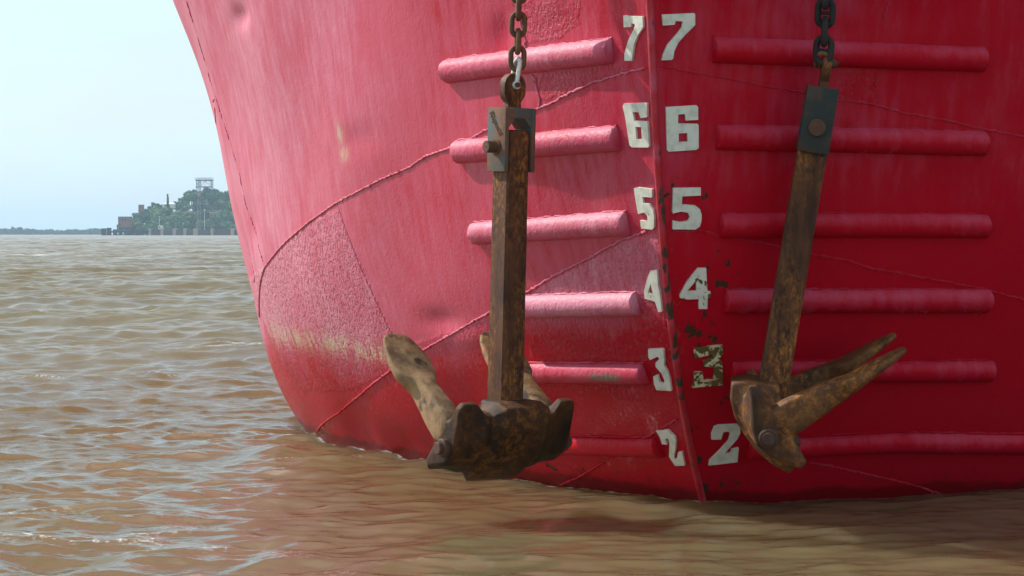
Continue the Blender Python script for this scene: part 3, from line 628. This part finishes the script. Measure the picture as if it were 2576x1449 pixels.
        i0, i1 = np.nonzero(ok)[0][[0, -1]]; sl_ = slice(i0, i1+1); x_, y_ = X[sl_], Y[sl_]
        grow = 1+(1.9 if l > .9 else .9 if l > .5 else 0)*np.clip((y_-13)/30, 0, 1)          # open river away from the lee of the ship
        grow = grow*(1-(.45 if l > .5 else .60)*leef(x_, y_))
        ar = a*fy[sl_, None]*fx_[sl_]*grow*(1+.8*np.sin(gx*x_+gy*y_+gp)); q = kx*x_+ky*y_+ph; sn, cs = np.sin(q), np.cos(q)
        Z[sl_] += ar*cs; DX[sl_] -= ar*.8*kx/k*sn; DY[sl_] -= ar*.8*ky/k*sn
    chop = np.sqrt(np.clip(np.sqrt(lost*2)*.55, 0.0049, .25)); chop = np.repeat(chop[:, None], nc, 1)
    foam = np.zeros_like(X)
    for x, y, rx, ry in [(75, 643, 18, 5), (700, 770, 0, 0)]:
        if rx: yy = F*CH/(y-HY); xx = (x-CX)/F*yy; foam = np.maximum(foam, np.exp(-((X-xx)/(rx/F*yy))**2-((Y-yy)/(yy*.06))**2)*1.3)
    lee = leef(X, Y)
    near = (Y < 17) & (np.abs(X) < 4); ox, oy = (X+DX)-X0, (Y+DY)-Y0; wl = stem(Z); sv = ox*AF[0]+oy*AF[1]-wl; wv = np.abs(ox*PT[0]+oy*PT[1])
    dh = wv-halfb(np.maximum(sv, 0), Z)+np.maximum(-sv, 0)*2; line = np.where(near, np.exp(-np.clip(dh, 0, 9)/.012), 0)
    sg = .013+.02*np.clip((Y-13)/30, 0, 1); crest = np.clip((Z-sg)/(2*sg), 0, 1)*np.clip(-DY/.02+.5, 0, 1)
    X = X+DX; Y = Y+DY
    V = np.stack([X, Y, Z], -1).reshape(-1, 3)
    i = np.arange(nr-1)[:, None]*nc+np.arange(nc-1)[None, :]
    q = np.stack([i, i+1, i+1+nc, i+nc], -1).reshape(-1, 4)
    # rest of the river, behind and beside the viewer
    y1 = Yr[-1]; n0 = len(V); far = Yr[0]; ex = u[-1]
    extra = [(-far*ex, -400, 0), (far*ex, -400, 0), (far*ex, far, -.001), (-far*ex, far, -.001), (-y1*ex, y1, 0), (y1*ex, y1, 0), (-y1*ex, -400, 0), (y1*ex, -400, 0)]
    V = np.concatenate([V, np.array(extra)])
    ef = np.array([(n0+6, n0+7, n0+5, n0+4), (n0+0, n0+6, n0+4, n0+3), (n0+7, n0+1, n0+2, n0+5)])
    faces = np.concatenate([q[:, ::-1], ef])
    me = bpy.data.meshes.new('river_water'); me.vertices.add(len(V)); me.vertices.foreach_set('co', V.astype(np.float32).ravel())
    me.loops.add(faces.size); me.loops.foreach_set('vertex_index', faces.astype(np.int32).ravel())
    me.polygons.add(len(faces)); me.polygons.foreach_set('loop_start', np.arange(0, faces.size, 4, dtype=np.int32)); me.polygons.foreach_set('use_smooth', np.ones(len(faces), bool))
    me.update(calc_edges=True); me.validate()
    for nme, a in (('chop', chop), ('foam', foam), ('line', line), ('lee', lee), ('crest', crest)):
        at = me.attributes.new(nme, 'FLOAT', 'POINT'); at.data.foreach_set('value', np.concatenate([a.ravel(), np.full(8, .3 if nme == 'chop' else 0)]).astype(np.float32))
    o = link('river_water', me, m); tag(o, kind='structure')
water()

# ------------------------------------------------------------------ the far bank
YB = 1500.
def B(x, y, Y=YB): return P(x, y, Y)
G0 = -2.0
M_LEAF = [flat('dark_foliage', (.042, .105, .040), .9, .6, .25), flat('mid_foliage', (.082, .175, .052), .9, .6, .25), flat('light_foliage', (.14, .23, .07), .9, .5, .25), flat('cypress_foliage', (.020, .042, .026), .9, .4, .5)]
M_TRUNK = flat('tree_bark', (.12, .09, .065)); M_SOIL = flat('hill_scrub', (.055, .075, .035), .95, .5, .06); M_BRICK = flat('red_brick', (.26, .12, .09), .9, .2, .4)
M_CONC = flat('pale_concrete', (.42, .33, .24), .9, .2, .3); M_DARKW = flat('stained_quay_wall', (.115, .085, .075), .9, .35, .3); M_PIER = flat('dark_pier_timber', (.045, .045, .055), .9, .3, .5)
M_WHITE = flat('white_wall_paint', (.75, .74, .70), .7, .08, .5); M_STEELF = flat('grey_galvanised_frame', (.13, .15, .17), .6, .2, .5); M_GLASSF = flat('dark_window_opening', (.03, .035, .045), .4, .1, .5); M_TILE = flat('pale_roof', (.62, .58, .50), .8, .1, .5); M_MAST = flat('red_white_mast_paint', (.42, .20, .16), .7, .2, .5)
M_FAR = flat('far_shore_woods', (.045, .085, .04), .95, .4, .02)
# hill profile across the picture (x px, crest y px)
HX = [255, 285, 300, 325, 345, 362, 385, 400, 440, 458, 470, 485, 505, 530, 545, 565, 590, 640, 720, 850]
HYp = [588, 586, 580, 570, 554, 542, 532, 526, 528, 519, 502, 494, 488, 487, 494, 497, 497, 500, 512, 540]
def hill_h(X, Y):
    x = CX+F*X/YB; cy = np.interp(x, HX, HYp); h = (HY-cy)/F*YB+CH
    k = np.clip((Y-(YB-20))/110, 0, 1); k = k*k*(3-2*k); back = np.clip((YB+320-Y)/160, 0, 1)
    return np.where(h > 1.5, h*k*back, h*0-2)
nx, ny = 110, 50; xs = np.linspace((235-CX)/F*YB, (900-CX)/F*YB, nx); ys = np.linspace(YB-22, YB+330, ny)
XX, YY = np.meshgrid(xs, ys); ZZ = hill_h(XX, YY)+.8*R.normal(0, .5, XX.shape)
V = np.stack([XX, YY, ZZ], -1).reshape(-1, 3); Fc = [(j*nx+i, j*nx+i+1, (j+1)*nx+i+1, (j+1)*nx+i) for j in range(ny-1) for i in range(nx-1)]
tag(obj('hill', V, Fc, M_SOIL, None, 60, False), kind='structure')
def crown_verts(w, h, zc, n, leaf, seed, shape='round'):
    rg = np.random.default_rng(seed); V = []; Fc = []
    lobes = [(rg.normal(0, .28*w), rg.normal(0, .28*w), zc+rg.uniform(-.3, .32)*h, rg.uniform(.26, .42)*w) for _ in range(7)] if shape == 'round' else [(0, 0, zc+(k/6-.5)*h*.8, w*.5*(1-.75*k/6)) for k in range(7)]
    for i in range(n):
        lx, ly, lz, lr = lobes[i % 7]; d = rg.normal(size=3); d /= np.linalg.norm(d); r = lr*rg.uniform(.55, 1.05)
        c = np.array([lx, ly, lz])+d*r*np.array([1, 1, .8])
        a = np.cross(d+rg.normal(0, .5, 3), rg.normal(size=3)); a /= np.linalg.norm(a); b_ = np.cross(d+rg.normal(0, .5, 3), a); b_ /= np.linalg.norm(b_); s = leaf*rg.uniform(.6, 1.4); k = len(V)
        V += [c-a*s-b_*s*.6, c+a*s-b_*s, c+a*s*.7+b_*s, c-a*s+b_*s*.8]; Fc.append((k, k+1, k+2, k+3))
    return V, Fc
def tree_proto(kind):
    shape = 'tall' if kind == 3 else 'round'; w, h = (5.2, 9.5) if kind < 3 else (4.6, 12.0)
    w = w*(1+.12*(kind == 1)); h = [7.5, 6.5, 6.0, 12.][kind]
    V, Fc = crown_verts([7.5, 7., 6.2, 4.4][kind], h, [5.2, 4.6, 4.2, 7.][kind], 560, [.55, .55, .5, .5][kind], 40+kind, shape)
    b = MB(); b.tube([(0, 0, -1.5), (.1, 0, 1.5), (0, .1, 4 if kind < 3 else 9)], [.35, .26, .12], 7)
    for s in (-1, 1): b.tube([(0, 0, 2.2), (s*1.1, .3*s, 4.0), (s*1.9, .2, 5.2)], [.16, .11, .05], 5)
    def mk(parent):
        c = obj('tree_crown', np.array(V)+np.array(wloc(parent)), Fc, M_LEAF[kind], parent, 180, False); tr = obj('trunk', np.array(b.v)+np.array(wloc(parent)), b.f, M_TRUNK, parent, 60); return c, tr
    return mk
protos = {}
KIND = {0: 'dark rounded', 1: 'mid green bushy', 2: 'pale green low'}
def tlabel(kind, x, d0, sc):
    size = 'tall ' if sc > .93 else ('small ' if sc < .7 else '')
    row = 'on the hill crest' if d0 > 80 else ('half way up' if d0 > 35 else 'at the foot')
    ref = 'beside the brick building' if x < 345 else ('left of the pale roofed house' if x < 400 else ('around the pale roofed house' if x < 455 else ('left of the lattice mast' if x < 497 else ('right of the lattice mast' if x < 545 else 'by the ship side'))))
    return size+KIND[kind]+' tree '+row+', '+ref
def tree(kind, loc, sc, rz, label=None, group=None, sx=1.):
    r = empty('conifer_tree' if kind == 3 else 'broadleaf_tree', loc, label, 'tree', group)
    if kind not in protos: protos[kind] = tree_proto(kind)(r)
    else:
        for o in protos[kind]: c = o.copy(); COL.objects.link(c); c.parent = r
    r.rotation_euler = (0, 0, rz); r.scale = (sc*sx, sc*sx, sc)
rg = np.random.default_rng(3)
tree(3, ((422-CX)/F*(YB+50), YB+50, 10.6), 1.3, 0, 'slender dark conifer standing above the other crowns beside the pale roof', None, .5)
n = 0
for d0 in (4, 26, 50, 72, 90, 108):
    x = 300 if d0 > 10 else 330
    while x < 660:
        xx = x+rg.uniform(-5, 5); Yq = YB+d0+rg.uniform(-8, 8); X = (xx-CX)/F*Yq; h = float(hill_h(np.array((xx-CX)/F*YB), np.array(Yq)))
        clear = (415 < xx < 440 and d0 > 60) or (xx < 322 and d0 < 60) or (d0 > 80 and 498 < xx < 528 and rg.random() < .25)
        if h > .5 and not clear:
            kind = int(rg.choice([0, 1, 2], p=[.45, .35, .2] if d0 > 50 else [.25, .4, .35])); sc = rg.uniform(.5, 1.05)*(1 if xx > 350 else .75)*(.85 if d0 > 80 else 1)
            tree(kind, (X, Yq, h-1.2), sc, rg.uniform(0, 6.28), tlabel(kind, xx, d0, sc), 'trees on the far hill'); n += 1
        x += rg.uniform(11, 17)+ (10 if x > 600 else 0)
# far low shore to the left
V, Fc = [], []
rgf = np.random.default_rng(8)
for i in range(5200):
    x = rgf.uniform(-520, 262); Yq = 2600+rgf.uniform(-60, 60); base = 6+.8*math.sin(x*.031)+.7*math.sin(x*.11)+(5 if 30 < x < 55 else 0)*.6
    X = (x-CX)/F*Yq; z = rgf.uniform(-.5, 1)**1*base*.78; s = rgf.uniform(.8, 2.0); k = len(V); a = rgf.uniform(0, 6.28)
    dx = np.array([math.cos(a), math.sin(a)*.5, rgf.normal(0, .3)])*s; dz = np.array([rgf.normal(0, .3), .3, 1])*s*.8; c = np.array([X, Yq, z])
    V += [c-dx-dz, c+dx-dz, c+dx*.7+dz, c-dx+dz]; Fc.append((k, k+1, k+2, k+3))
tag(obj('far_woods', V, Fc, M_FAR, None, 180, False), 'low blue-green woods along the far river bank at the horizon', 'woods', kind='stuff')
g = MB(); g.box(((-260-CX)/F*2600-60, 2640, 1.0), (460, 120, 3.2)); tag(g.build('far_bank', M_SOIL), kind='structure')
# quay with pale piers
def bx(b, x0, x1, y0, y1, Yf, dep): a = P(x0, y1, Yf); c = P(x1, y0, Yf); b.box(((a[0]+c[0])/2, Yf+dep/2, (a[2]+c[2])/2), (abs(c[0]-a[0]), dep, abs(c[2]-a[2])))
YQ = 1470.
q = empty('quay', tuple(P(470, 592, YQ)), 'stained quay wall with pale square concrete piers at the foot of the far hill', 'quay')
b = MB(); bx(b, 371, 780, 577, 594, YQ+2, 10); b.build('quay_wall', M_DARKW, q)
for i, (a, c) in enumerate([(373, 379.5), (403.5, 410.5), (434, 442), (461, 468), (485.5, 497), (529.5, 536), (580, 588), (625, 633), (680, 688)]):
    b = MB(); bx(b, a, c, 574.5, 593, YQ, 9); b.build('quay_pier', M_CONC, q)
p = empty('pier', tuple(P(310, 592, YQ-20)), 'low dark timber pier with bollard stubs reaching left from the quay', 'pier')
b = MB(); bx(b, 276, 371, 581, 585.5, YQ-20, 6); b.build('pier_deck', M_PIER, p)
for a, c, t in [(255, 264, 574.5), (268, 277, 573), (284, 292, 577), (298, 304, 580), (312, 334, 579), (340, 346, 578), (352, 358, 577)]:
    b = MB(); bx(b, a, c, t, 593, YQ-22, 5); b.build('pier_pile', M_PIER, p)
def bldg(name, label, x0, x1, y0, y1, Yf, dep, wm, rm, wins, roofy=None, cat='building'):
    r = empty(name, tuple(P((x0+x1)/2, y1, Yf)), label, cat); b = MB(); bx(b, x0, x1, y0, y1, Yf, dep); b.build('wall', wm, r)
    b = MB()
    if roofy:
        a = P(x0-1.5, y0, Yf); c = P(x1+1.5, roofy, Yf); xm = (a[0]+c[0])/2
        b.add([(a[0], Yf-.5, a[2]), (c[0], Yf-.5, a[2]), (xm+2, Yf+dep/2, c[2]), (xm-2, Yf+dep/2, c[2]), (a[0], Yf+dep, a[2]), (c[0], Yf+dep, a[2])], [(0, 1, 2, 3), (4, 3, 2, 5), (0, 3, 4), (1, 5, 2), (0, 4, 5, 1)])
    else: bx(b, x0-.5, x1+.5, y0-1.2, y0, Yf-.3, dep+.6)
    b.build('roof', rm, r)
    for (a, c, t, u) in wins: b = MB(); bx(b, a, c, t, u, Yf-.12, .1); b.build('window', M_GLASSF, r)
    return r
bldg('brick_building', 'small red brick building half hidden by trees at the left end of the far hill', 297, 326, 546, 572, YB-4, 10, M_BRICK, M_STEELF, [(300, 303, 550, 556), (307, 310, 550, 556), (314, 317, 550, 556), (300, 303, 561, 567)])
bldg('brick_house', 'small brick house among the trees part way up the far slope', 348, 358, 516, 534, YB+60, 8, M_BRICK, M_BRICK, [(350, 352, 520, 523)])
bldg('white_house', 'pale roofed house below the dark conifer on the far hill', 410, 440, 514, 524, YB+58, 10, M_WHITE, M_TILE, [(414, 417, 516, 520), (424, 427, 516, 520)], 508)
bldg('white_booth', 'little white booth standing on the quay before the trees', 398, 408, 568, 575.5, YQ+3, 4, M_WHITE, M_WHITE, [(400, 403, 570, 573)], cat='booth')
bldg('ochre_house', 'ochre walled house showing through trees at the right end of the far hill', 527, 548, 535, 553, YB+24, 8, flat('ochre_wall', (.36, .22, .14)), M_TILE, [(531, 534, 540, 544), (539, 542, 540, 544)])
# hilltop frame tower
YT = YB+70
def bar(b, p0, p1, r): b.tube([tuple(p0), tuple(p1)], r, 5)
t0 = empty('frame_tower', tuple(P(511, 500, YT)), 'open grey steel frame tower with a railed platform on the hilltop', 'tower')
b = MB()
for dy in (0, 8):
    for x in (494, 501, 513, 531.5): bar(b, P(x, 500, YT)+[0, dy, 0], P(x, 453, YT)+[0, dy, 0], .28 if x != 513 else .12)
    bar(b, P(492, 470, YT)+[0, dy, 0], P(532, 470, YT)+[0, dy, 0], .35)
    for x in (494, 531.5): bar(b, P(x, 466, YT)+[0, dy, 0], P(x+(7 if x < 500 else -7), 454, YT)+[0, dy, 0], .15)
    bar(b, P(500, 469, YT)+[0, dy, 0], P(514, 454, YT)+[0, dy, 0], .12); bar(b, P(528, 469, YT)+[0, dy, 0], P(514, 454, YT)+[0, dy, 0], .12)
for x in (494, 531.5): bar(b, P(x, 470, YT), P(x, 470, YT)+[0, 8, 0], .3)
b.build('frame', M_STEELF, t0)
b = MB(); bx(b, 490.5, 532.5, 451.6, 454.2, YT-1, 10); b.build('platform', M_STEELF, t0)
b = MB()
for dy in (-.8, 8.8):
    bar(b, P(490.5, 447.6, YT)+[0, dy, 0], P(532.5, 447.6, YT)+[0, dy, 0], .10)
    for x in np.linspace(490.8, 532.2, 8): bar(b, P(x, 452, YT)+[0, dy, 0], P(x, 446.8, YT)+[0, dy, 0], .11)
b.build('railing', M_STEELF, t0)
# lattice mast below it
YM = YB-8
t1 = empty('lattice_mast', tuple(P(500.5, 584, YM)), 'slim lattice mast with a rust red head rising through the trees', 'mast')
b = MB(); w = .85
for sx, sy in ((-1, -1), (1, -1), (1, 1), (-1, 1)): c = P(500.5, 583, YM); e = P(500.5, 486, YM); bar(b, c+[sx*w, sy*w, 0], e+[sx*w, sy*w, 0], .08)
H0 = P(500.5, 583, YM); n = 14; hh = (583-486)/F*YM
for i in range(n):
    for (ax, ay), (bx_, by_) in (((-1, -1), (1, -1)), ((1, -1), (1, 1)), ((-1, 1), (1, 1)), ((-1, -1), (-1, 1))):
        bar(b, H0+[ax*w, ay*w, hh*i/n], H0+[bx_*w, by_*w, hh*(i+1)/n], .05)
b.build('lattice', flat('pale_mast_paint', (.20, .19, .17)), t1)
b = MB(); bx(b, 496.5, 503, 484, 494, YM-1, 2.4); b.build('mast_head', M_MAST, t1)
b = MB(); bx(b, 489, 503.5, 482.8, 484, YM-1.3, 3); b.build('crossarm', M_STEELF, t1)
for x, y0, lb in ((514.5, 528, 'thin pale pole right of the lattice mast on the far bank'), (401, 545, 'short thin pole above the white booth on the far bank')):
    b = MB(); bar(b, P(x, 584, YM), P(x, y0, YM), .16); b.box(tuple(P(x, y0, YM)), (1.2, .3, .25)); tag(b.build('lamp_pole', M_WHITE), lb, 'pole')
# ------------------------------------------------------------------ air
hz, t, b = newmat('river_haze'); t.nodes.remove(b); pv = N(t, 'ShaderNodeVolumePrincipled', Density=.00016); pv.inputs['Color'].default_value = (.62, .82, 1, 1); pv.inputs['Anisotropy'].default_value = .2
t.links.new(pv.outputs[0], t.nodes['Material Output'].inputs['Volume'])
HAZE = True
if HAZE:
    g = MB(); g.box((0, 4600, 38), (16000, 11000, 82)); o = g.build('haze', hz); tag(o, 'thin pale river haze over the water', 'haze', kind='stuff')
